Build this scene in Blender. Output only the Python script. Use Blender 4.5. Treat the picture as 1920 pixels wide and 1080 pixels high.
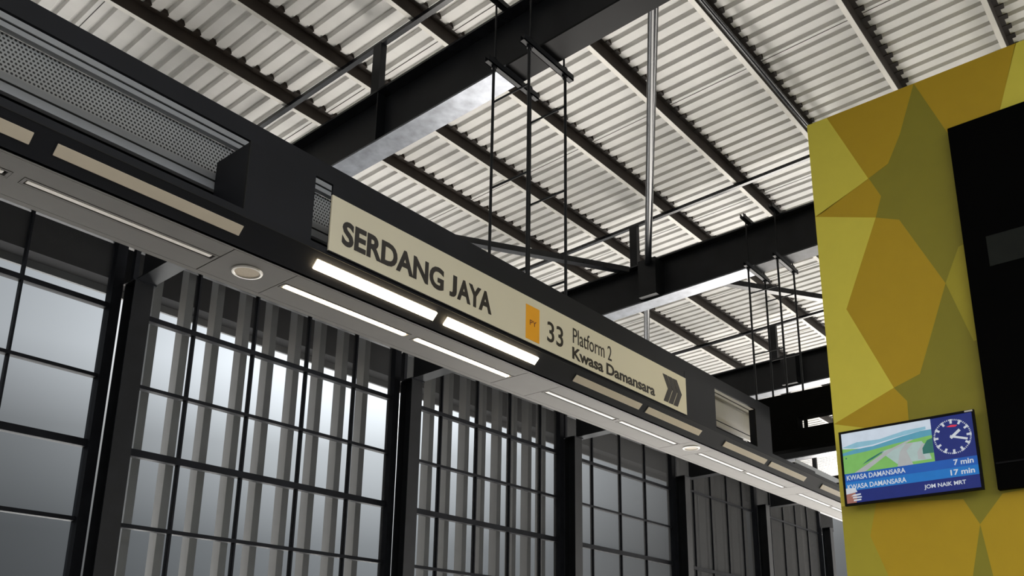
import bpy, bmesh, math, random
from mathutils import Vector, Matrix
random.seed(7)
C = bpy.context.scene.collection
for o in list(bpy.data.objects):
    bpy.data.objects.remove(o)
ZO = 1.6                     # eye height: every z below is measured from the eye, floor is at -1.6
SC = bpy.context.scene

# ------------------------------------------------------------------ camera
cam_d = bpy.data.cameras.new('camera')
cam = bpy.data.objects.new('camera', cam_d)
C.objects.link(cam)
F, CX, CY = 1657.22, 1042.03, 813.37
RX = (0.618291276, -0.785948833, 0.000574357)      # right
DN = (0.217273315, 0.170222480, -0.961153793)      # down
FW = (0.755319936, 0.594397795, 0.276012783)       # forward
m = Matrix(((RX[0], -DN[0], -FW[0], 0), (RX[1], -DN[1], -FW[1], 0), (RX[2], -DN[2], -FW[2], ZO), (0, 0, 0, 1)))
cam.matrix_world = m
cam_d.sensor_fit = 'HORIZONTAL'
cam_d.sensor_width = 36
cam_d.lens = 36 * F / 1920
cam_d.shift_x = (960 - CX) / 1920
cam_d.shift_y = (CY - 540) / 1920
cam_d.clip_start = 0.05
cam_d.clip_end = 500
SC.camera = cam

# ------------------------------------------------------------------ sky (bright overcast) and exposure
w = bpy.data.worlds.new('overcast_sky')
SC.world = w
w.use_nodes = True
nt = w.node_tree
nt.nodes.clear()
N = nt.nodes.new
out = N('ShaderNodeOutputWorld'); bg = N('ShaderNodeBackground')
tc = N('ShaderNodeTexCoord'); sep = N('ShaderNodeSeparateXYZ')
nt.links.new(tc.outputs['Generated'], sep.inputs[0])
rmp = N('ShaderNodeValToRGB'); mr = N('ShaderNodeMapRange')
mr.inputs['From Min'].default_value = -1; mr.inputs['From Max'].default_value = 1
nt.links.new(sep.outputs['Z'], mr.inputs['Value'])
nt.links.new(mr.outputs[0], rmp.inputs[0])
cr = rmp.color_ramp
SKY_STOPS = [(0.0, (1.0, .95, .88)), (0.46, (.9, .86, .8)), (0.51, (.16, .165, .17)), (0.575, (.22, .23, .235)), (0.625, (.46, .475, .48)), (0.665, (1.0, 1.03, 1.05)), (0.75, (1.1, 1.14, 1.17)), (1.0, (1.0, 1.05, 1.1))]
GROUND = 16.5                 # ground light added from below to brighten the roof
while len(cr.elements) < len(SKY_STOPS):
    cr.elements.new(.5)
for e, (p, c) in zip(cr.elements, SKY_STOPS):
    e.position = p; e.color = (*c, 1)
# thin cloud variation
nz = N('ShaderNodeTexNoise'); nz.inputs['Scale'].default_value = 3.0; nz.inputs['Detail'].default_value = 4
nt.links.new(tc.outputs['Generated'], nz.inputs['Vector'])
mr2 = N('ShaderNodeMapRange'); mr2.inputs['To Min'].default_value = .88; mr2.inputs['To Max'].default_value = 1.1
nt.links.new(nz.outputs['Fac'], mr2.inputs['Value'])
mx = N('ShaderNodeMix'); mx.data_type = 'RGBA'; mx.blend_type = 'MULTIPLY'; mx.inputs[0].default_value = 1
nt.links.new(rmp.outputs[0], mx.inputs[6]); nt.links.new(mr2.outputs[0], mx.inputs[7])
nt.links.new(mx.outputs[2], bg.inputs['Color'])
# sky peaks toward one side, the added ground light is strongest there too
dt = N('ShaderNodeVectorMath'); dt.operation = 'DOT_PRODUCT'
nt.links.new(tc.outputs['Generated'], dt.inputs[0]); dt.inputs[1].default_value = (.703, .633, .325)
def wm(op, a, b=None):
    n = N('ShaderNodeMath'); n.operation = op
    for i_, v_ in enumerate((a, b)):
        if v_ is None: continue
        if isinstance(v_, (int, float)): n.inputs[i_].default_value = v_
        else: nt.links.new(v_, n.inputs[i_])
    return n.outputs[0]
glow = wm('POWER', wm('MAXIMUM', dt.outputs['Value'], 0.0), 24.0)
back = wm('MULTIPLY', wm('MAXIMUM', wm('MULTIPLY', sep.outputs['Y'], -1.0), 0.0), 2.3)   # sky light added from the camera side to brighten the sign
side = wm('MULTIPLY', wm('MAXIMUM', wm('MULTIPLY', sep.outputs['X'], -1.0), 0.0), 2.2)  # sky light added from the near end for fins and yellow wall
up_ = wm('ADD', wm('ADD', wm('ADD', back, side), .33), wm('MULTIPLY', glow, 3.4))
dg_ = N('ShaderNodeVectorMath'); dg_.operation = 'DOT_PRODUCT'
nt.links.new(tc.outputs['Generated'], dg_.inputs[0]); dg_.inputs[1].default_value = (.97, .24, 0)
gnd = N('ShaderNodeMapRange'); gnd.inputs['From Min'].default_value = .15; gnd.inputs['From Max'].default_value = .75
gnd.inputs['To Min'].default_value = .25; gnd.inputs['To Max'].default_value = GROUND
nt.links.new(dg_.outputs['Value'], gnd.inputs['Value'])
isg = wm('LESS_THAN', sep.outputs['Z'], -.02)
strg = wm('ADD', wm('MULTIPLY', isg, gnd.outputs[0]), wm('MULTIPLY', wm('SUBTRACT', 1.0, isg), up_))
nt.links.new(strg, bg.inputs['Strength'])
nt.links.new(bg.outputs[0], out.inputs[0])
SC.view_settings.view_transform = 'Standard'
SC.view_settings.look = 'None'
SC.view_settings.gamma = 1
SC.view_settings.use_curve_mapping = False
SC.view_settings.exposure = 0.0

# ------------------------------------------------------------------ materials
def mat(name, col, rough=.5, metal=0.0, var=.12, scale=6.0, spec=.5, bump=0.0, emit=None, es=0.0, stretch=None):
    M = bpy.data.materials.new(name); M.use_nodes = True
    t = M.node_tree; b = t.nodes['Principled BSDF']
    b.inputs['Roughness'].default_value = rough; b.inputs['Metallic'].default_value = metal
    b.inputs['Specular IOR Level'].default_value = spec
    tc = t.nodes.new('ShaderNodeTexCoord'); n = t.nodes.new('ShaderNodeTexNoise')
    n.inputs['Scale'].default_value = scale; n.inputs['Detail'].default_value = 5
    if stretch:
        mp = t.nodes.new('ShaderNodeMapping'); mp.inputs['Scale'].default_value = stretch
        t.links.new(tc.outputs['Object'], mp.inputs[0]); t.links.new(mp.outputs[0], n.inputs['Vector'])
    else:
        t.links.new(tc.outputs['Object'], n.inputs['Vector'])
    r = t.nodes.new('ShaderNodeValToRGB')
    r.color_ramp.elements[0].position = .3; r.color_ramp.elements[1].position = .7
    r.color_ramp.elements[0].color = (*[c * (1 - var) for c in col], 1)
    r.color_ramp.elements[1].color = (*[min(1, c * (1 + var)) for c in col], 1)
    t.links.new(n.outputs['Fac'], r.inputs[0]); t.links.new(r.outputs[0], b.inputs['Base Color'])
    if bump:
        bp = t.nodes.new('ShaderNodeBump'); bp.inputs['Strength'].default_value = bump
        t.links.new(n.outputs['Fac'], bp.inputs['Height']); t.links.new(bp.outputs[0], b.inputs['Normal'])
    if emit:
        b.inputs['Emission Color'].default_value = (*emit, 1); b.inputs['Emission Strength'].default_value = es
    return M

STEEL = mat('black_painted_steel', (.009, .010, .012), .45, 0, .25, 3, .2)
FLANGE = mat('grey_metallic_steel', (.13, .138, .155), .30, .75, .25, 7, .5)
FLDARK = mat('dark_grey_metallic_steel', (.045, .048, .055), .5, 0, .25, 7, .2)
TUBE = mat('black_gloss_steel', (.012, .013, .016), .22, 0, .3, 5, .35)
FRAME = mat('window_frame_steel', (.010, .011, .014), .6, 0, .2, 4, .06)
DARKP = mat('dark_fascia_paint', (.010, .0108, .0145), .55, 0, .15, 2, .2)
SOFF = mat('grey_soffit_panel', (.135, .13, .124), .5, .0, .04, 4, .05)
ROOF = mat('white_roof_sheet', (.70, .69, .67), .5, 0, .07, .7, .35, stretch=(.6, 3, 1))
PFL = mat('pale_purlin_flange', (.62, .60, .56), .5, .1, .05, 3, .3)
PURL = mat('brown_shaded_dirty_purlin', (.020, .014, .010), .6, 0, .3, 3, .3)  # brown darkened for the shade on the webs, with some dirt
SIGN = mat('cream_sign_panel', (.74, .68, .52), .45, 0, .02, 1, .4)
INK = mat('dark_sign_lettering', (.018, .013, .010), .5, 0, .05)
ORANGE = mat('orange_line_badge', (.90, .40, .015), .45, 0, .02)
INKRED = mat('dark_red_lettering', (.16, .03, .02), .5, 0, .02)
PALE = mat('pale_tray_panel', (.62, .59, .54), .5, 0, .04, 2)
PERFM = mat('grey_tray_metal', (.36, .375, .40), .5, .0, .05, 4)
GAP = mat('black_recess', (.004, .004, .004), .8)
LENS = mat('unlit_lamp_lens', (.62, .54, .43), .4, 0, .03)
LENS2 = mat('unlit_soffit_lamp_lens', (.60, .56, .52), .4, 0, .03)
LIT = mat('lit_lamp_lens', (.9, .85, .7), .4, 0, .02, emit=(1, .80, .50), es=22.0)
RING = mat('speaker_ring_metal', (.62, .60, .56), .35, .2, .03)
GRILLE = mat('speaker_grille', (.40, .33, .24), .6, 0, .08, 60)
FIN = mat('grey_facade_fin', (.40, .385, .365), .6, 0, .06, 2)
EAVED = mat('dark_eave_soffit', (.02, .02, .021), .8, 0, .1, spec=.03)
EAVEG = mat('grey_eave_fascia', (.14, .14, .14), .7, 0, .05, spec=.1)
WALLD = mat('dark_wall_cladding', (.03, .03, .033), .6)
CONC = mat('grey_concrete', (.30, .29, .27), .8, 0, .12, 2, .3)
SHADE_SLAB = mat('shade_track_slab', (.30, .29, .27), .9, 0, .3, 9, .2)
Y_BR = mat('bright_yellow_laminate', (.72, .63, .075), .5, 0, .02, spec=.3)
Y_OC = mat('ochre_laminate', (.50, .33, .012), .5, 0, .02, spec=.3)
Y_OL = mat('olive_laminate', (.27, .24, .022), .5, 0, .03, spec=.3)
Y_MU = mat('mustard_laminate', (.42, .36, .03), .5, 0, .02, spec=.3)
BLACKG = mat('black_panel', (.0015, .0015, .0015), .6, 0, .1, 2, .02)
BLACKM = mat('black_plastic', (.004, .004, .005), .5, 0, .1, spec=.1)
REFL = mat('dark_grey_reflection', (.012, .014, .012), .5, spec=.1)  # tone of the faint reflection on the black panel
MATTE = mat('matte_black_duct', (.005, .005, .005), .9, spec=0.0)

def perf_mat():
    M = mat('perforated_tray_metal', (.40, .41, .42), .5, .0, .05, 4)
    t = M.node_tree; b = t.nodes['Principled BSDF']
    src = b.inputs['Base Color'].links[0].from_socket
    tc = t.nodes.new('ShaderNodeTexCoord'); mp = t.nodes.new('ShaderNodeMapping')
    mp.inputs['Scale'].default_value = (1 / .026, 1, 1 / .026)
    t.links.new(tc.outputs['Object'], mp.inputs[0])
    s = t.nodes.new('ShaderNodeSeparateXYZ'); t.links.new(mp.outputs[0], s.inputs[0])
    def math_(op, a, b2=None):
        n = t.nodes.new('ShaderNodeMath'); n.operation = op
        for i, v in enumerate((a, b2)):
            if v is None: continue
            if isinstance(v, (int, float)): n.inputs[i].default_value = v
            else: t.links.new(v, n.inputs[i])
        return n.outputs[0]
    row = math_('FLOOR', s.outputs['Z'])
    off = math_('MULTIPLY', math_('MODULO', math_('ADD', row, 100), 2), .5)
    fx = math_('SUBTRACT', math_('FRACT', math_('ADD', math_('ADD', s.outputs['X'], off), 100)), .5)
    fz = math_('SUBTRACT', math_('FRACT', s.outputs['Z']), .5)
    d = math_('SQRT', math_('ADD', math_('MULTIPLY', fx, fx), math_('MULTIPLY', fz, fz)))
    hole = math_('LESS_THAN', d, .31)
    mx = t.nodes.new('ShaderNodeMix'); mx.data_type = 'RGBA'
    t.links.new(hole, mx.inputs[0]); t.links.new(src, mx.inputs[6]); mx.inputs[7].default_value = (.006, .006, .006, 1)
    t.links.new(mx.outputs[2], b.inputs['Base Color'])
    return M
PERF = perf_mat()

def mesh_mat():
    # fine perforated screen: lets most light through head-on, closes up at a slant as the hole edges show
    M = bpy.data.materials.new('perforated_window_screen'); M.use_nodes = True
    t = M.node_tree; t.nodes.clear()
    o = t.nodes.new('ShaderNodeOutputMaterial'); mx = t.nodes.new('ShaderNodeMixShader')
    tr = t.nodes.new('ShaderNodeBsdfTransparent'); tr.inputs[0].default_value = (.93, .95, .97, 1)
    ad = t.nodes.new('ShaderNodeAddShader'); tl = t.nodes.new('ShaderNodeBsdfTranslucent'); df = t.nodes.new('ShaderNodeBsdfDiffuse')
    tl.inputs[0].default_value = (.025, .025, .025, 1); df.inputs[0].default_value = (.03, .03, .03, 1)
    lw = t.nodes.new('ShaderNodeLayerWeight'); lw.inputs['Blend'].default_value = .5
    lw.label = 'hole edges'
    mr = t.nodes.new('ShaderNodeMapRange'); mr.inputs['From Min'].default_value = .10; mr.inputs['From Max'].default_value = .58; mr.inputs['To Min'].default_value = .05; mr.inputs['To Max'].default_value = .78
    t.links.new(lw.outputs['Facing'], mr.inputs['Value'])
    t.links.new(tl.outputs[0], ad.inputs[0]); t.links.new(df.outputs[0], ad.inputs[1])
    t.links.new(mr.outputs[0], mx.inputs[0]); t.links.new(tr.outputs[0], mx.inputs[1]); t.links.new(ad.outputs[0], mx.inputs[2])
    t.links.new(mx.outputs[0], o.inputs[0])
    return M
SCREEN = mesh_mat()

def emat(name, col, s=.85):
    M = bpy.data.materials.new(name); M.use_nodes = True
    t = M.node_tree; b = t.nodes['Principled BSDF']
    b.inputs['Base Color'].default_value = (.01, .01, .01, 1); b.inputs['Roughness'].default_value = .3
    b.inputs['Specular IOR Level'].default_value = .2
    n = t.nodes.new('ShaderNodeTexNoise'); n.inputs['Scale'].default_value = 14
    tc = t.nodes.new('ShaderNodeTexCoord'); t.links.new(tc.outputs['Object'], n.inputs['Vector'])
    r = t.nodes.new('ShaderNodeValToRGB')
    r.color_ramp.elements[0].color = (*[c * .9 for c in col], 1); r.color_ramp.elements[1].color = (*[c * 1.1 for c in col], 1)
    t.links.new(n.outputs['Fac'], r.inputs[0]); t.links.new(r.outputs[0], b.inputs['Emission Color'])
    b.inputs['Emission Strength'].default_value = s
    return M

# ------------------------------------------------------------------ mesh helpers
class MB:
    def __init__(s): s.v = []; s.f = []; s.mi = []
    def add(s, vs, fs, mi=0):
        k = len(s.v); s.v += [tuple(p) for p in vs]
        for f in fs: s.f.append([k + i for i in f]); s.mi.append(mi)
        return s
    def box(s, x0, x1, y0, y1, z0, z1, mi=0):
        vs = [(x, y, z) for x in (x0, x1) for y in (y0, y1) for z in (z0, z1)]
        return s.add(vs, [(0, 1, 3, 2), (4, 6, 7, 5), (0, 4, 5, 1), (2, 3, 7, 6), (0, 2, 6, 4), (1, 5, 7, 3)], mi)
    def skew(s, x0, x1, y0, y1, zf, h, mi=0):
        # a bar running along Y whose underside height is zf(y)
        a, b = zf(y0), zf(y1)
        vs = [(x, y, z) for x in (x0, x1) for (y, z) in ((y0, a), (y0, a + h), (y1, b), (y1, b + h))]
        return s.add(vs, [(0, 1, 3, 2), (4, 6, 7, 5), (0, 4, 5, 1), (2, 3, 7, 6), (0, 2, 6, 4), (1, 5, 7, 3)], mi)
    def prism(s, poly, fn, d0, d1, mi=0):
        # poly: 2-D points, fn(u, v, d) -> 3-D, extruded from d0 to d1
        n = len(poly)
        vs = [fn(u, v, d0) for u, v in poly] + [fn(u, v, d1) for u, v in poly]
        fs = [tuple(range(n)), tuple(range(2 * n - 1, n - 1, -1))]
        fs += [(i, (i + 1) % n, n + (i + 1) % n, n + i) for i in range(n)]
        return s.add(vs, fs, mi)
    def tube(s, p0, p1, r, n=12, mi=0, r1=None):
        p0 = Vector(p0); p1 = Vector(p1); a = (p1 - p0).normalized()
        u = a.orthogonal().normalized(); v = a.cross(u); r1 = r if r1 is None else r1
        vs = []
        for p, rr in ((p0, r), (p1, r1)):
            for i in range(n):
                t = 2 * math.pi * i / n
                vs.append(p + (u * math.cos(t) + v * math.sin(t)) * rr)
        fs = [tuple(range(n)), tuple(range(2 * n - 1, n - 1, -1))]
        fs += [(i, (i + 1) % n, n + (i + 1) % n, n + i) for i in range(n)]
        return s.add(vs, fs, mi)
    def beam(s, p0, p1, wd, ht, mi=0):
        p0 = Vector(p0); p1 = Vector(p1); a = (p1 - p0).normalized()
        sd = a.cross(Vector((0, 0, 1))).normalized() * wd / 2; up = Vector((0, 0, ht / 2))
        vs = [p + i * sd + j * up for p in (p0, p1) for i in (-1, 1) for j in (-1, 1)]
        return s.add(vs, [(0, 1, 3, 2), (4, 6, 7, 5), (0, 4, 5, 1), (2, 3, 7, 6), (0, 2, 6, 4), (1, 5, 7, 3)], mi)

def link(name, mb, mats, parent=None, bevel=0, smooth=False, origin=None):
    if not isinstance(mats, (list, tuple)): mats = [mats]
    xs, ys, zs = zip(*mb.v)
    org = Vector(origin) if origin else Vector(((min(xs) + max(xs)) / 2, (min(ys) + max(ys)) / 2, min(zs)))
    me = bpy.data.meshes.new(name)
    me.from_pydata([Vector(p) - org for p in mb.v], [], mb.f)
    for mm in mats: me.materials.append(mm)
    me.polygons.foreach_set('material_index', mb.mi)
    bm = bmesh.new(); bm.from_mesh(me)
    bmesh.ops.recalc_face_normals(bm, faces=bm.faces)
    if bevel:
        bmesh.ops.bevel(bm, geom=list(bm.edges), offset=bevel, segments=2, affect='EDGES', profile=.6)
    bm.to_mesh(me); bm.free()
    if smooth:
        me.polygons.foreach_set('use_smooth', [True] * len(me.polygons))
        me.set_sharp_from_angle(angle=math.radians(40))
    o = bpy.data.objects.new(name, me); C.objects.link(o)
    wp = org + Vector((0, 0, ZO))
    if parent:
        o.parent = parent; o.location = wp - Vector(parent['_w'])
    else:
        o.location = wp
    o['_w'] = tuple(wp)
    return o

def tag(o, label=None, cat=None, group=None, kind=None):
    if label: o['label'] = label
    if cat: o['category'] = cat
    if group: o['group'] = group
    if kind: o['kind'] = kind
    return o
def thing(name, loc, label=None, cat=None, group=None, kind=None):
    o = bpy.data.objects.new(name, None); C.objects.link(o)
    o.empty_display_size = .2
    o.location = Vector(loc) + Vector((0, 0, ZO)); o['_w'] = tuple(o.location)
    return tag(o, label, cat, group, kind)
def dup(src, dx=(0, 0, 0), parent=None):
    c = src.copy(); C.objects.link(c)
    if parent: c.parent = parent
    else: c.location = src.location + Vector(dx)
    for ch in list(src.children): dup(ch, parent=c)
    return c

def text_mb(body, fn, rect, d0, d1, bold=0.0):
    """letters as a mesh, fitted to rect (u0,u1,v0,v1); fn(u,v,d) places them"""
    cu = bpy.data.curves.new('t', 'FONT'); cu.body = body; cu.size = 1; cu.resolution_u = 4
    cu.offset = bold; cu.extrude = .5
    ob = bpy.data.objects.new('t', cu); C.objects.link(ob)
    dg = bpy.context.evaluated_depsgraph_get()
    me = bpy.data.meshes.new_from_object(ob.evaluated_get(dg))
    vs = [v.co.copy() for v in me.vertices]; fs = [tuple(p.vertices) for p in me.polygons]
    bpy.data.objects.remove(ob); bpy.data.curves.remove(cu); bpy.data.meshes.remove(me)
    xs = [v.x for v in vs]; ys = [v.y for v in vs]
    a, b, c, d = min(xs), max(xs), min(ys), max(ys)
    u0, u1, v0, v1 = rect
    mb = MB()
    mb.add([fn(u0 + (v.x - a) / (b - a) * (u1 - u0), v0 + (v.y - c) / (d - c) * (v1 - v0), d0 if v.z < 0 else d1) for v in vs], fs)
    return mb

# ------------------------------------------------------------------ key planes
BX = [0.22, 6.52, 12.84, 18.97, 25.2, 31.4, 37.7]          # transverse girders, each over a column
CXW = [0.20, 6.50, 12.82, 18.85, 24.80, 30.80, 37.10]      # columns at the window wall
YW = 14.5                                                   # window wall
zb = lambda y: 6.80 + .020 * (6.5 - y)                      # girder underside
zt = lambda y: 8.43 + .025 * (9 - y)                        # top tube underside
zp = lambda y: zt(y) + .06                                  # purlin underside
zr = lambda y: zp(y) + .205                                 # roof sheet

# ------------------------------------------------------------------ setting: floors, roof sheet, walls
def struct(name, mb, m, parent=None, **k):
    o = link(name, mb, m, parent, **k)
    if not parent: o['kind'] = 'structure'
    return o
struct('floor', MB().box(-34, 44, -9, 4.7, -1.9, -1.6), CONC)

RIB = .048
def roof():
    # trapezoidal ribbed sheet: wide pans resting on the purlins, narrow ribs raised above them
    pitch, y0, y1 = .235, -6.0, 15.0
    mb = MB(); x = -7.0 - 100 * pitch; pts = []
    while x < 42:
        pts += [(x, 0), (x + .145, 0), (x + .168, RIB), (x + .212, RIB)]
        x += pitch
    n = len(pts)
    vs = [(px, y0, zr(y0) + dz) for px, dz in pts] + [(px, y1, zr(y1) + dz) for px, dz in pts]
    vs += [(px, y0, zr(y0) + dz + .012) for px, dz in pts] + [(px, y1, zr(y1) + dz + .012) for px, dz in pts]
    fs = []
    for i in range(n - 1):
        fs.append((i, i + 1, n + i + 1, n + i)); fs.append((2 * n + i, 3 * n + i, 3 * n + i + 1, 2 * n + i + 1))
    mb.add(vs, fs)
    return mb
struct('floor', MB().box(-34, 13.0, 4.7, 15.2, -3.1, -2.8).box(13.0, 44, 4.7, 9.4, -3.1, -2.8), SHADE_SLAB)  # unseen track slab, outline shaped to hold ground light off the roof
struct('ceiling', roof(), ROOF)
mb = MB()
xx = -6.0
while xx < 41:                                              # lap seams between sheets
    mb.skew(xx - .004, xx + .004, -5.9, 14.9, lambda y: zr(y) - .004, .004); xx += 3.29
struct('trim_1', mb, PURL)

# wall above the windows, and the eave outside it
struct('wall_back', MB().box(-6, 41, YW, YW + .12, 7.42, 8.36), WALLD)
struct('wall_back', MB().box(-6, 41, YW, YW + .12, -1.6, -.2), CONC)
struct('trim_2', MB().box(-6, 41, 15.42, 15.79, 7.14, 8.4), EAVED)
struct('trim_3', MB().box(-6, 41, 15.80, 15.86, 7.00, 8.4), EAVEG)

# ------------------------------------------------------------------ window bays
TZ = [(6.22, .045), (4.96, .030), (3.80, .062), (2.56, .034), (1.32, .034), (.10, .05)]
for k in range(len(CXW) - 1):
    a, b = CXW[k] + .02, CXW[k + 1] - .19
    wn = thing('window_%d' % (k + 1), ((a + b) / 2, YW, -.2), kind='structure')
    ms = {3: [20.14, 21.57, 22.95], 0: [1.18, 2.38, 3.58, 4.80]}.get(k, [CXW[k] + (1.235 if k < 3 else 1.2) * i for i in range(1, 5)])
    for x in ms:
        link('mullion', MB().box(x - .017, x + .017, YW - .02, YW + .09, -.2, 7.42), FRAME, wn)
    link('jamb', MB().box(b - .17, b, YW - .10, YW + .12, -.2, 7.42), FRAME, wn)
    link('jamb', MB().box(a - .03, a + .05, YW - .02, YW + .09, -.2, 7.42), FRAME, wn)
    tz = TZ if k < 4 else [(6.40, .03), (3.80, .05), (1.3, .04)]
    for z, h in tz:
        link('transom', MB().box(a, b, YW - .03, YW + .10, z - h, z + h), FRAME, wn)
    link('screen_pane', MB().box(a + .02, b - .02, YW + .03, YW + .034, -.2, 7.42), SCREEN, wn)

# columns
lab = ['black steel column at the left end of the window wall',
       'broad black steel column between the plain left window and the first finned bay',
       'black steel column between the two finned window bays, under the lit lamps',
       'black steel column right of the finned bays, left of the pale plain window',
       'black steel column right of the pale plain window',
       'thin distant black column between the two dark window bays',
       'farthest black column, beside the yellow wall edge']
def column(x, label):
    t = thing('steel_column', (x, 14.25, -2.8), label, 'column', 'steel columns along the window wall')
    link('flange', MB().box(x - .16, x + .16, 14.04, 14.06, -2.8, zb(14)), STEEL, t)
    link('flange', MB().box(x - .16, x + .16, 14.38, 14.40, -2.8, zb(14)), STEEL, t)
    link('web', MB().box(x - .01, x + .01, 14.06, 14.38, -2.8, zb(14)), STEEL, t)
    link('cap_plate', MB().box(x - .2, x + .2, 14.02, 14.42, zb(14) - .02, zb(14)), FRAME, t)
    return t
for x, l in list(zip(CXW, lab))[1:]: column(x, l)

# vertical box fins outside the mesh, in bays 2, 3, 5 and 6
ords = ['first', 'second', 'third', 'fourth', 'fifth', 'sixth', 'seventh', 'eighth', 'ninth', 'tenth', 'eleventh']
def bayfins(k, bay, n, x0, pitch):
    for i in range(n):
        x = x0 + pitch * i
        f = link('facade_fin', MB().box(x, x + .15, 15.1, 15.35, -1.5, 7.9), FIN)
        tag(f, '%s grey vertical fin from the left outside %s' % (ords[i], bay), 'fin', 'grey fins outside the window mesh')
bayfins(1, 'the first finned window bay', 9, 7.19, .62)
bayfins(2, 'the second finned window bay', 9, 13.62, .62)
bayfins(4, 'the dark window bay past the pale window', 9, 26.0, .62)
bayfins(5, 'the farthest dark window bay', 9, 32.1, .62)

# ------------------------------------------------------------------ roof girders
glab = ['black roof girder at far left, out beyond the perforated tray',
        'large black roof girder nearest the camera, crossing above the sign to the top edge',
        'second black roof girder, meeting the sign bulkhead above the platform number',
        'third black roof girder, behind the distant hanger rods',
        'fourth black roof girder, low beside the yellow wall edge',
        'fifth and farthest black roof girder, mostly hidden beside the yellow wall',
        'sixth and farthest black roof girder']
def girder(k):
    x = BX[k]
    t = thing('roof_girder', (x, 5, zb(5)), glab[k], 'girder', 'black roof girders')
    hw = .165
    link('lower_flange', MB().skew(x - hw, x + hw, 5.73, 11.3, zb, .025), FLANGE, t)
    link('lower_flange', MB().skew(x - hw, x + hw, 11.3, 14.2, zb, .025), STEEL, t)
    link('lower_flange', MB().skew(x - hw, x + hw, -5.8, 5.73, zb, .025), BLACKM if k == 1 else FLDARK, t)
    link('web', MB().skew(x - .008, x + .008, -5.8, 14.2, lambda y: zb(y) + .025, .745), STEEL, t)
    link('upper_flange', MB().skew(x - hw, x + hw, -5.8, 14.2, lambda y: zb(y) + .77, .03), TUBE, t)
    for y in (-4.3, -.2, 3.9, 8.0, 12.1):
        link('stiffener', MB().box(x - .15, x + .15, y - .008, y + .008, zb(y) + .02, zb(y) + .77), STEEL, t)
        y2 = y + .2
        link('post', MB().box(x - .05, x + .05, y2 - .08, y2 + .08, zb(y2) + .78, zt(y2) + .01), STEEL, t)
    link('top_tube', MB().skew(x - .035, x + .035, -5.8, 14.4, zt, .06), TUBE, t)
    # gusset plates where the braces land
    for y in ((7.75,) if k > 1 else ()):
        link('gusset', MB().box(x - .30, x - .008, y - .17, y + .2, zb(y) + .04, zb(y) + .76), STEEL, t)
    return t
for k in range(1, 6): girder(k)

# diagonal braces in the roof plane: round pipes and flat channels
def brace(name, p0, p1, kind, label, cat, grp):
    if kind == 'pipe':
        o = link(name, MB().tube(p0, p1, .062, 20), TUBE, smooth=True)
    else:
        mb = MB().beam(p0, p1, .13, .012)
        a = Vector(p0); b = Vector(p1); sd = (b - a).cross(Vector((0, 0, 1))).normalized() * .062
        for s_ in (-1, 1):
            mb.beam(a + sd * s_ + Vector((0, 0, .05)), b + sd * s_ + Vector((0, 0, .05)), .01, .10)
        o = link(name, mb, TUBE)
    return tag(o, label, cat, grp)
ZB = 7.45
brace('brace_pipe', (6.72, 3.95, ZB), (12.68, 7.82, ZB), 'pipe', 'thick shiny round brace pipe rising upright between second girder and nearest girder', 'pipe', 'round brace pipes')
brace('brace_pipe', (13.0, 8.05, ZB), (18.8, 11.75, ZB), 'pipe', 'short length of round brace pipe below the second girder, above the word Platform', 'pipe', 'round brace pipes')
brace('brace_channel', (12.66, 8.25, ZB), (6.7, 11.75, ZB), 'ch', 'flat black brace slanting from bulkhead top to second girder, behind near hanger rods', 'brace', 'flat roof braces')
brace('brace_channel', (13.0, 7.85, ZB), (18.8, 4.1, ZB), 'ch', 'flat black brace behind the distant hanger rods, running to the yellow wall', 'brace', 'flat roof braces')

# purlins
pl = [(1.48, 'brown purlin at the top right corner above the yellow wall'), (2.97, 'brown purlin meeting the top edge of the yellow wall'),
      (4.46, 'dark purlin with a pipe under it, ending at the yellow wall corner'), (6.00, 'brown purlin crossing behind the shiny brace pipe near its top'),
      (7.50, 'brown purlin passing behind the near hanger brackets'), (9.02, 'brown purlin second above the sign bulkhead'),
      (10.27, 'lowest brown purlin visible above the sign bulkhead')]
for y, l in pl:
    z = zp(y)
    t = thing('roof_purlin', (17, y, z), l, 'purlin', 'brown roof purlins')
    mb = MB().box(-6, 41, y - .006, y, z, z + .2)
    x = -7.0
    while x < 41:                                           # dark teeth filling each roof rib over the purlin
        if x > -6.2: mb.prism([(x + .140, .190), (x + .168, .203 + RIB), (x + .212, .203 + RIB), (x + .240, .190)], lambda u, v, d: (u, y + d, z + v), -.12, .03)
        x += .235
    link('web', mb, PURL, t)
    link('bottom_flange', MB().box(-6, 41, y, y + .07, z, z + .006), PFL, t)
    link('top_flange', MB().box(-6, 41, y - .07, y, z + .194, z + .2), PURL, t)
tag(link('conduit_pipe', MB().tube((-6, 4.36, zp(4.36) - .05), (41, 4.36, zp(4.36) - .05), 0.035, 14), TUBE, smooth=True),
    'slim shiny conduit pipe under the purlin that ends at the yellow wall corner', 'pipe')
cb = thing('cross_bulkhead', (12.8, 4, 3.5), 'black cross bulkhead with a slot, hung from the distant hanger rods', 'bulkhead')
link('lower_rail', MB().box(12.46, 12.66, 1.2, 5.95, 3.50, 3.80), MATTE, cb)
link('upper_rail', MB().box(12.46, 12.66, 1.2, 5.95, 3.98, 4.39), MATTE, cb)
link('end_block', MB().box(12.46, 12.66, 5.10, 5.95, 3.80, 3.98), MATTE, cb)
link('end_block', MB().box(12.46, 12.66, 1.2, 4.55, 3.80, 3.98), MATTE, cb)
link('slot_post', MB().box(12.46, 12.52, 4.96, 5.00, 3.80, 3.98), MATTE, cb)
link('top_plate', MB().box(12.66, 13.25, 1.2, 5.95, 4.33, 4.39), MATTE, cb)

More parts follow.
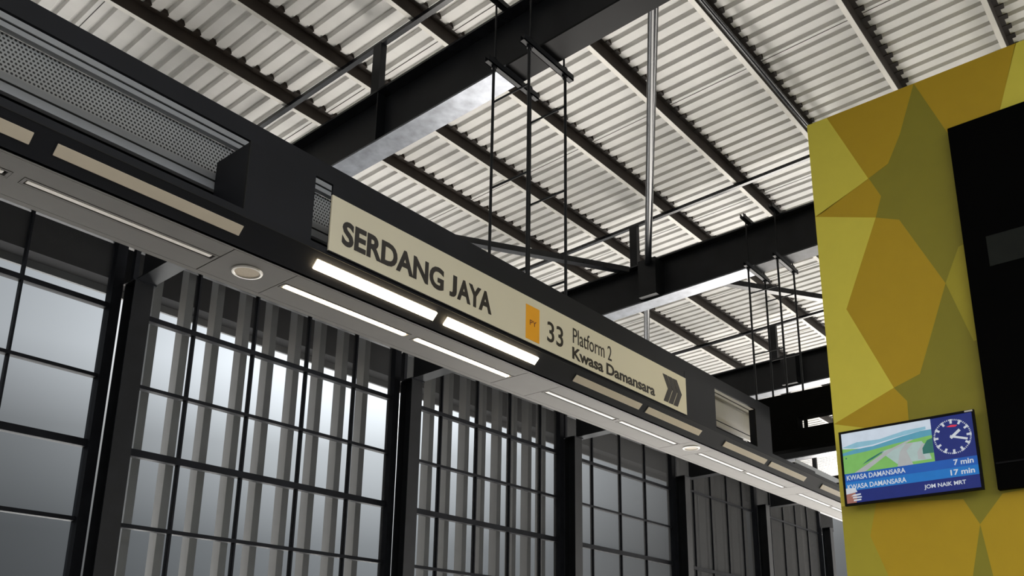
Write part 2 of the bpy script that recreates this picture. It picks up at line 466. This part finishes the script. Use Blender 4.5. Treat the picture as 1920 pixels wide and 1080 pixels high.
# ------------------------------------------------------------------ sign bulkhead
YF = 5.0; Z0, Z1, Z2, ZT = 3.085, 3.14, 3.675, 3.82; ZS = 2.934; YC = 5.147; YE = 5.745
XA, XB = -3.0, 11.25
bh = thing('sign_bulkhead', (4, 5.4, ZS), 'long dark bulkhead carrying the station sign and lamps over the platform edge', 'bulkhead')
link('top_rail', MB().box(XA, XB, YF, YF + .025, Z2, ZT), DARKP, bh)
link('bottom_rail', MB().box(XA, 24, YF, YF + .14, Z0, Z1), DARKP, bh)
link('sign_backing', MB().box(3.62, 8.86, YF, YF + .02, Z1, Z2), DARKP, bh)
link('top_cover', MB().box(XA, XB, 5.52, 5.86, ZT - .03, ZT), DARKP, bh)
link('back_board', MB().box(XA, 12.0, 5.80, 5.84, ZS + .05, ZT - .03), GAP, bh)
posts = [(-3.35, -2.8), (2.91, 3.46), (8.86, 9.62), (10.78, 11.25), (12.0, 12.75), (13.7, 14.0)]
for i, (a, b) in enumerate(posts):
    top = Z2 if i < 4 else 3.17
    link('post', MB().box(a, b, YF, 5.43 if i < 2 else YF + .10, Z1, top), DARKP, bh)
    if i < 4:
        link('post_seam', MB().box(a - .006, a, YF - .002, YF + .02, Z1, top), GAP, bh)
link('sloped_strip', MB().prism([(YF, Z0), (YC, ZS), (YC + .03, ZS), (YF + .03, Z0 + .02)], lambda u, v, d: (d, u, v), XA, 24), DARKP, bh)
link('strip_joint', MB().box(XA, 24, YF - .002, YF + .004, Z0 - .003, Z0 + .003), GAP, bh)
link('soffit_edge', MB().box(XA, 24, YC, YC + .05, ZS, ZS + .02), SOFF, bh)
link('soffit_edge', MB().box(XA, 24, YE - .05, YE, ZS, ZS + .05), SOFF, bh)
link('soffit_backing', MB().box(XA, 24, YC + .03, YE - .01, ZS + .02, ZS + .026), GAP, bh)
P = 3.185
SL = 5.428                                                    # centre of the soffit lamp row
def lampx(k): return (3.56 + P * k, 4.91 + P * k)
for k in range(-2, 7):
    s0 = 2.99 + P * k
    link('soffit_panel', MB().box(s0 + .004, s0 + .517, YC + .053, YE - .053, ZS, ZS + .02), SOFF, bh)
    # long panel with two lamp openings
    a, b = s0 + .523, s0 + P - .004
    la, lb = lampx(k)
    y0, y1 = SL - .052, SL + .052
    mb = MB().box(a, b, YC + .053, y0, ZS, ZS + .02).box(a, b, y1, YE - .053, ZS, ZS + .02)
    mb.box(a, la - .03, y0, y1, ZS, ZS + .02).box(la + 1.26, lb - .03, y0, y1, ZS, ZS + .02).box(lb + 1.26, b, y0, y1, ZS, ZS + .02)
    link('soffit_panel', mb, SOFF, bh)

# lamps in the sloped strip
cth = math.sqrt(.5)
def on_strip(x, t, d):          # t along the slope from its top edge, d proud of it
    return (x, YF + t * cth - d * cth, Z0 - t * cth - d * cth)
def strip_lamp(x0, lit, label, grp):
    t = thing('strip_lamp', (x0 + .61, YF + .07, Z0 - .08), label, 'lamp', grp)
    link('lamp_tray', MB().prism([(x0 - .012, .050), (x0 + 1.232, .050), (x0 + 1.232, .148), (x0 - .012, .148)], on_strip, -.002, .003), DARKP if not lit else DARKP, t)
    link('lamp_lens', MB().prism([(x0, .060), (x0 + 1.22, .060), (x0 + 1.22, .138), (x0, .138)], on_strip, .003, .022 if lit else .010), LIT if lit else LENS, t, bevel=.004)
    return t
def soffit_lamp(x0, lit, label, grp):
    t = thing('soffit_lamp', (x0 + .61, SL, ZS), label, 'lamp', grp)
    y0, y1 = SL - .052, SL + .052
    a, b = x0 - .03, x0 + 1.26
    fr = MB().box(a + .003, b - .003, y0 + .006, y0 + .020, ZS - .002, ZS + .016).box(a + .003, b - .003, y1 - .020, y1 - .006, ZS - .002, ZS + .016)
    fr.box(a + .003, a + .022, y0 + .022, y1 - .022, ZS - .002, ZS + .016).box(b - .022, b - .003, y0 + .022, y1 - .022, ZS - .002, ZS + .016)
    link('lamp_frame', fr, SOFF, t)
    link('lamp_lens', MB().box(x0 + .0, x0 + 1.22, y0 + .031, y1 - .031, ZS - (.006 if lit else .0), ZS + .014), LIT if lit else LENS2, t, bevel=.003)
    return t
def pname(k, j):
    where = {-2: 'beyond the left edge of the picture', -1: 'under the perforated tray at left', 0: 'under the station name', 1: 'under the destination lettering',
             2: 'right of the sign, below the bright opening', 3: 'beside the yellow wall edge', 4: 'hidden behind the yellow wall', 5: 'far behind the yellow wall', 6: 'at the far end behind the yellow wall'}[k]
    return where, ('left', 'right')[j]
for k in range(-1, 4):
    for j in (0, 1):
        wh, sd = pname(k, j)
        lit = k == 0
        strip_lamp(lampx(k)[j], lit, '%s %s upper lamp in dark sloped strip, %s' % (sd, 'glowing' if lit else 'unlit', wh), 'lamps in the dark sloped strip')
        soffit_lamp(lampx(k)[j], lit, '%s %s lower lamp in grey soffit, %s' % (sd, 'glowing' if lit else 'unlit', wh), 'recessed lamps in the grey soffit')
# speakers
def speaker(x, label):
    y = 5.44 if x < 5 else 5.36
    t = thing('ceiling_speaker', (x, y, ZS), label, 'speaker', 'round speakers in the soffit')
    mb = MB(); n = 40
    prof = [(.112, .0), (.108, -.010), (.094, -.012), (.088, -.004)]
    for i in range(n):
        for r_, z_ in prof:
            a_ = 2 * math.pi * i / n; mb.v.append((x + r_ * math.cos(a_), y + r_ * math.sin(a_), ZS + z_))
    for i in range(n):
        for q in range(3):
            mb.f.append([i * 4 + q, i * 4 + q + 1, ((i + 1) % n) * 4 + q + 1, ((i + 1) % n) * 4 + q]); mb.mi.append(0)
    link('speaker_ring', mb, RING, t, smooth=True)
    link('speaker_grille', MB().tube((x, y, ZS + .004), (x, y, ZS - .005), .088, 40), GRILLE, t)
speaker(3.245, 'round ceiling speaker in the soffit left of the lit lamps')
speaker(9.60, 'distant round ceiling speaker in the soffit, right of the sign')

# perforated cable tray seen through the openings
def tray(x0, x1, pm, label, small=False, rm=None):
    rm = rm or PERFM
    t = thing('cable_tray', ((x0 + x1) / 2, 5.55, 3.46), label, 'cable tray', 'trays behind the bulkhead openings')
    if small:
        link('tray_side', MB().box(x0, x1, 5.30, 5.306, 3.17, 3.42), pm, t)
        link('tray_rail', MB().box(x0, x1, 5.24, 5.29, 3.15, 3.19), rm, t)
        return
    link('tray_side', MB().box(x0, x1, 5.50, 5.506, 3.60, 3.885), pm, t, origin=(0, 5.5, 3.6))
    link('tray_flange', MB().box(x0, x1, 5.45, 5.50, 3.888, 3.925), rm, t)
    link('tray_flange', MB().box(x0, x1, 5.46, 5.50, 3.548, 3.597), rm, t)
    link('tray_rail', MB().box(x0, x1, 5.45, 5.49, 3.942, 4.06), rm, t)
    link('tray_rail', MB().box(x0, x1, 5.45, 5.49, 3.465, 3.525), rm, t)
    for z0, z1 in ((3.922, 3.945), (3.522, 3.551)):
        link('tray_gap', MB().box(x0, x1, 5.462, 5.498, z0, z1), GAP, t)
tray(-2.8, 3.44, PERF, 'grey perforated cable tray in the opening at far left')
tray(3.47, 8.85, PERF, 'grey perforated tray just visible beside the left end of the sign')
tray(8.9, 12.0, PALE, 'plain pale tray panel in the opening right of the sign', rm=PALE)
tray(12.76, 14.6, PERFM, 'small pale tray panel in the opening beside the yellow wall', True)

# ------------------------------------------------------------------ station sign
SY = 4.982; SK = SY / 4.95
sg = thing('station_sign', (6.19, SY + .025, 3.095), 'long cream station name sign reading SERDANG JAYA on the dark bulkhead', 'sign')
link('light_stop_strip', MB().box(3.608, 8.857, SY - .002, YF, 3.108, 3.1155), DARKP, sg)  # dark strip added to keep lamp light off the sign's underside
link('sign_panel', MB().box(3.608, 8.857, SY, YF - .001, 3.116, 3.578), SIGN, sg, bevel=.002)
on = lambda u, v, d: (u * SK, SY - d, v * SK)
def sign_text(name, body, rect, mat_, bold, parent):
    return link(name, text_mb(body, on, rect, .0, .003, bold), mat_, parent)
mb = text_mb('SERDANG', on, (3.695, 4.762, 3.187, 3.392), 0, .003, .034)
aya = text_mb('AYA', on, (4.925, 5.36, 3.189, 3.390), 0, .003, .034)
mb.add(aya.v, aya.f)
hook = [(4.872, 3.390), (4.918, 3.390), (4.918, 3.245), (4.914, 3.222), (4.903, 3.204), (4.886, 3.192), (4.862, 3.187), (4.836, 3.188),
        (4.836, 3.228), (4.854, 3.227), (4.866, 3.231), (4.871, 3.240), (4.872, 3.255)]
mb.prism(hook, on, 0, .003)
link('station_name', mb, INK, sg)
bd = link('line_badge', MB().box(5.835 * SK, 6.035 * SK, SY - .003, SY, 3.125 * SK, 3.47 * SK), ORANGE, sg)
link('badge_lettering', text_mb('PY', lambda u, v, d: (u * SK, SY - .003 - d, v * SK), (5.892, 5.988, 3.275, 3.327), 0, .002, .0), INKRED, bd)
sign_text('station_number', '33', (6.156, 6.405, 3.195, 3.405), INK, .008, sg)
sign_text('platform_lettering', 'Platform 2', (6.565, 7.242, 3.305, 3.468), INK, .0, sg)
sign_text('destination_lettering', 'Kwasa', (6.555, 7.085, 3.135, 3.262), INK, .028, sg)
sign_text('destination_lettering', 'Damansara', (7.143, 8.09, 3.140, 3.266), INK, .028, sg)
mb = MB()
for i in range(3):
    x = 8.272 + i * .108
    mb.prism([(x, 3.47), (x + .096, 3.472), (x + .203, 3.318), (x + .098, 3.145), (x + .002, 3.142), (x + .106, 3.312)], on, 0, .003)
link('direction_arrow', mb, INK, sg)

# ------------------------------------------------------------------ hanger frames holding the bulkhead from the girders
def hanger(k, label):
    x = BX[k]
    t = thing('hanger_frame', (x, 5.5, ZT if k == 1 else 4.39), label, 'hanger', 'hanger frames on the roof girders')
    ya, yc = 5.77, 5.25
    zlow = ZT if k == 1 else 4.39
    for y in (ya, yc):
        zl = zb(y)
        for z in (zl - .085, zl + .802):                       # bracket channels under and over the girder
            mb = MB().box(x - .44, x + .44, y - .035, y + .035, z, z + .012).box(x - .44, x + .44, y - .035, y - .025, z, z + .075).box(x - .44, x + .44, y + .025, y + .035, z, z + .075)
            link('bracket', mb, STEEL, t)
        for s_ in (-1, 1):
            xr = x + s_ * .30
            link('tie_rod', MB().tube((xr, y, zl - .14), (xr, y, zl + .93), .012, 8), STEEL, t)
            link('rod', MB().tube((x + s_ * .322, y, zlow), (x + s_ * .322, y, zl + .04), .017, 10), STEEL, t)
            for z in (zl - .11, zl - .01):
                link('nut', MB().tube((xr, y, z), (xr, y, z + .028), .028, 6), STEEL, t)
                link('nut', MB().tube((x + s_ * .322, y, z), (x + s_ * .322, y, z + .028), .03, 6), STEEL, t)
    for s_ in (-1, 1):
        for z in (6.26, 5.18, 4.08)[:3 if k == 1 else 2]:
            zz = z + (.09 if s_ > 0 else 0)
            link('rung', MB().tube((x + s_ * .322, yc, zz), (x + s_ * .322, ya, zz), .012, 8), STEEL, t)
    return t
h = [hanger(1, 'near black ladder-like hanger rods dropping from the nearest girder to the sign bulkhead'),
     hanger(2, 'distant black ladder-like hanger rods dropping from the second girder, left of the yellow wall')]

# ------------------------------------------------------------------ yellow wall, screen, black panel
XW = 8.0
base = [(2.915, 5.718), (-4.0, 5.718), (-4.0, -1.6), (2.915, -1.6)]
onw = lambda u, v, d: (XW - d, u, v)
mb = MB().prism(base, onw, 0, -2.2, 0)
pats = [
 (1, [(2.915, 5.717), (2.7, 5.717), (2.347, 4.861), (2.843, 4.652), (2.915, 4.636)]),
 (2, [(2.7, 5.717), (1.816, 5.717), (2.002, 5.22), (2.144, 4.948), (2.347, 4.861)]),
 (2, [(1.816, 5.717), (0.895, 5.717), (1.129, 5.05), (1.574, 5.05)]),
 (2, [(2.915, 4.636), (2.342, 4.859), (2.244, 4.625), (2.317, 4.417)]),
 (1, [(2.915, 4.636), (2.317, 4.417), (2.689, 3.548), (2.324, 2.662), (2.915, 2.42)]),
 (2, [(2.317, 4.417), (2.102, 4.318), (1.766, 3.552), (2.081, 2.744), (2.324, 2.662), (2.689, 3.548)]),
 (3, [(1.766, 3.552), (1.617, 3.87), (1.50, 3.9), (1.50, 2.945), (1.60, 2.945)]),
 (2, [(2.915, 2.42), (2.324, 2.662), (2.22, 2.512), (2.231, 2.2), (2.609, 2.324)]),
 (1, [(2.915, 2.42), (2.609, 2.324), (2.609, 1.62), (2.915, 1.62)]),
 (3, [(2.915, 1.62), (2.591, 1.614), (2.673, 1.32), (2.498, 0.808), (2.6, -.4), (2.915, -.9)]),
 (2, [(2.591, 1.614), (1.853, 1.554), (1.745, 1.325), (1.888, 0.769), (2.1, .3), (2.498, 0.808), (2.673, 1.32)]),
 (2, [(1.745, 1.325), (1.54, 1.563), (1.0, 1.6), (1.2, 0.5), (1.684, 0.756)]),
 (1, [(0.9, 5.717), (0.2, 5.717), (0.5, 5.07), (1.12, 5.07)]),
]
for mi, p in pats:
    mb.prism(p, onw, 0, .0015, mi)
struct('wall_right', mb, [Y_OL, Y_BR, Y_OC, Y_MU])

# arrival screen
XS = 7.90
TY0, TY1, TZ0, TZ1 = 2.842, 1.655, 1.598, 2.300              # bezel
tv = thing('arrival_screen', (XW - .05, 2.25, TZ0), 'wall screen with train times and a clock on the yellow wall', 'screen')
link('back_case', MB().box(XS + .028, XW - .002, 1.72, 2.78, TZ0 + .06, TZ1 - .06), BLACKM, tv)
bz = MB()
bw = .020
bz.box(XS - .004, XS + .03, TY1, TY0, TZ1 - bw, TZ1).box(XS - .004, XS + .03, TY1, TY0, TZ0, TZ0 + bw)
bz.box(XS - .004, XS + .03, TY1, TY1 + bw, TZ0 + bw, TZ1 - bw).box(XS - .004, XS + .03, TY0 - bw, TY0, TZ0 + bw, TZ1 - bw)
link('bezel', bz, BLACKM, tv)
link('corner_sticker', MB().box(XS - .0055, XS - .004, TY1 + .01, TY1 + .075, TZ1 - .017, TZ1 - .003), mat('white_sticker', (.6, .58, .55), .6), tv)
U0, V0 = TY0 - bw, TZ0 + bw
UW, VH = (TY0 - TY1) - 2 * bw, (TZ1 - TZ0) - 2 * bw
ons = lambda u, v, d: (XS + .006 - d, U0 - u * UW, V0 + v * VH)      # u to the right, v up, both 0..1
NAVY = emat('screen_navy', (.010, .022, .17)); BLUE1 = emat('screen_blue', (.012, .10, .42)); BLUE2 = emat('screen_light_blue', (.012, .17, .52))
WHT = emat('screen_white_text', (.62, .66, .72)); SKYW = emat('screen_sky', (.62, .70, .80)); HILL = emat('screen_hills', (.10, .34, .46)); HILL2 = emat('screen_pale_hills', (.26, .50, .62))
GRASS = emat('screen_grass', (.20, .48, .12)); TREES = emat('screen_trees', (.03, .16, .13)); ROAD = emat('screen_road', (.42, .44, .44)); TOWN = emat('screen_town', (.40, .52, .50))
REDM = emat('screen_red', (.70, .03, .08)); SKIN = emat('screen_pink_icon', (.34, .14, .11))
def quad(p, mi, mb, d=.0006): return mb.prism(p, ons, 0, d, mi)
mb = MB()
quad([(0, 0), (1, 0), (1, 1), (0, 1)], 0, mb, .0004)
R = lambda a, b, c, d: [(a, c), (b, c), (b, d), (a, d)]
quad(R(0, 1, .30, .42), 1, mb); quad(R(0, 1, .175, .30), 2, mb)
scr = link('display', mb, [NAVY, BLUE1, BLUE2], tv)
mb = MB()
quad(R(0, .70, .42, 1), 0, mb, .0008)
quad([(0, .42), (.70, .42), (.70, .80), (.45, .76), (.25, .73), (0, .78)], 3, mb, .0010)
quad([(0, .72), (.10, .75), (.25, .76), (.45, .82), (.62, .86), (.70, .86), (.70, .78), (.4, .74), (.2, .70), (0, .68)], 1, mb, .0012)
quad([(0, .80), (.12, .85), (.3, .84), (.5, .90), (.66, .91), (.66, .87), (.45, .83), (.25, .78), (.08, .77)], 2, mb, .0013)
quad([(.30, .66), (.5, .72), (.62, .72), (.66, .60), (.68, .46), (.42, .46)], 6, mb, .0013)
quad([(.08, .42), (.17, .42), (.40, .66), (.56, .76), (.53, .765), (.36, .67)], 4, mb, .0016)
quad([(.42, .42), (.54, .42), (.50, .62), (.56, .72), (.50, .72), (.45, .62)], 4, mb, .0016)
quad([(.58, .48), (.64, .46), (.61, .58), (.66, .68), (.62, .68), (.58, .58)], 4, mb, .0016)
quad([(.62, .54), (.70, .54), (.70, .74), (.66, .72), (.62, .62)], 5, mb, .0018)
quad([(.15, .52), (.24, .58), (.33, .66), (.31, .66), (.2, .58)], 5, mb, .0018)
quad([(.02, .63), (.03, .63), (.03, .65), (.02, .65)], 5, mb, .0018)
link('city_picture', mb, [SKYW, HILL, HILL2, GRASS, ROAD, TREES, TOWN], scr)
mb = MB()
asp = VH / UW
cu, cv, cr_ = .845, .715, .235
def cpt(r, a): return (cu + r * asp * math.sin(a), cv + r * math.cos(a))
def ray_(a, r0, r1, w_):
    p, q = cpt(r0, a), cpt(r1, a); ex = w_ * math.cos(a); ev = w_ * math.sin(a)
    return [(p[0] - ex * asp, p[1] + ev), (p[0] + ex * asp, p[1] - ev), (q[0] + ex * asp, q[1] - ev), (q[0] - ex * asp, q[1] + ev)]
for i in range(60):
    a = 2 * math.pi * i / 60
    if i % 5 == 0: quad(ray_(a, .175, .235, .014), 0, mb, .0012)
    else: quad(ray_(a, .215, .235, .005), 0, mb, .0012)
quad(ray_(math.radians(52), -.03, .125, .018), 0, mb, .0014)
quad(ray_(math.radians(108), -.03, .19, .014), 0, mb, .0015)
quad([cpt(.10 + .0, math.radians(-40)), (cu - .012, cv + .13), (cu + .03, cv + .125), (cu + .045, cv + .145), (cu + .0, cv + .158), (cu - .035, cv + .14)][1:], 1, mb, .0013)
link('clock_face', mb, [WHT, REDM], scr)
def scr_text(name, body, rect, b_=.01): return link(name, text_mb(body, ons, rect, .0008, .0018, b_), WHT, scr)
scr_text('first_destination', 'KWASA DAMANSARA', (.015, .475, .325, .395), .016)
scr_text('second_destination', 'KWASA DAMANSARA', (.015, .475, .195, .265), .016)
scr_text('first_minutes', '7 min', (.83, .97, .33, .405), .02)
scr_text('second_minutes', '17 min', (.80, .97, .20, .275), .02)
scr_text('slogan', 'JOM NAIK MRT', (.60, .90, .055, .125), .02)
mb = MB()
quad([(0, 0), (.075, 0), (.085, .08), (.07, .15), (.03, .17), (0, .16)], 0, mb, .0016)
quad([(.0, .13), (.09, .15), (.075, .21), (.0, .215)], 1, mb, .0018)
quad([(.05, .065), (.12, .065), (.12, .085), (.05, .085)], 1, mb, .002); quad([(.035, .10), (.06, .12), (.115, .125), (.115, .105), (.07, .095)], 1, mb, .002); quad([(.055, .025), (.115, .03), (.115, .05), (.055, .048)], 1, mb, .002)
link('help_icon', mb, [SKIN, WHT], scr)

# large black panel standing proud of the wall, right of the screen
bp = thing('black_panel', (XW - .06, 0.3, 1.58), 'large black glass panel filling the right edge of the yellow wall', 'panel')
link('panel_body', MB().box(XW - .07, XW - .002, -2.6, 1.56, 1.585, 5.055), BLACKG, bp, bevel=.006)
link('edge_trim', MB().box(XW - .078, XW - .07, -2.6, 1.545, 1.80, 1.815), BLACKM, bp)
link('reflection_patch', MB().box(XW - .074, XW - .07, -2.0, 1.37, 3.57, 3.86), REFL, bp)  # faint reflection laid on the panel as a slightly lighter patch

for o in bpy.data.objects:
    if '_w' in o: del o['_w']
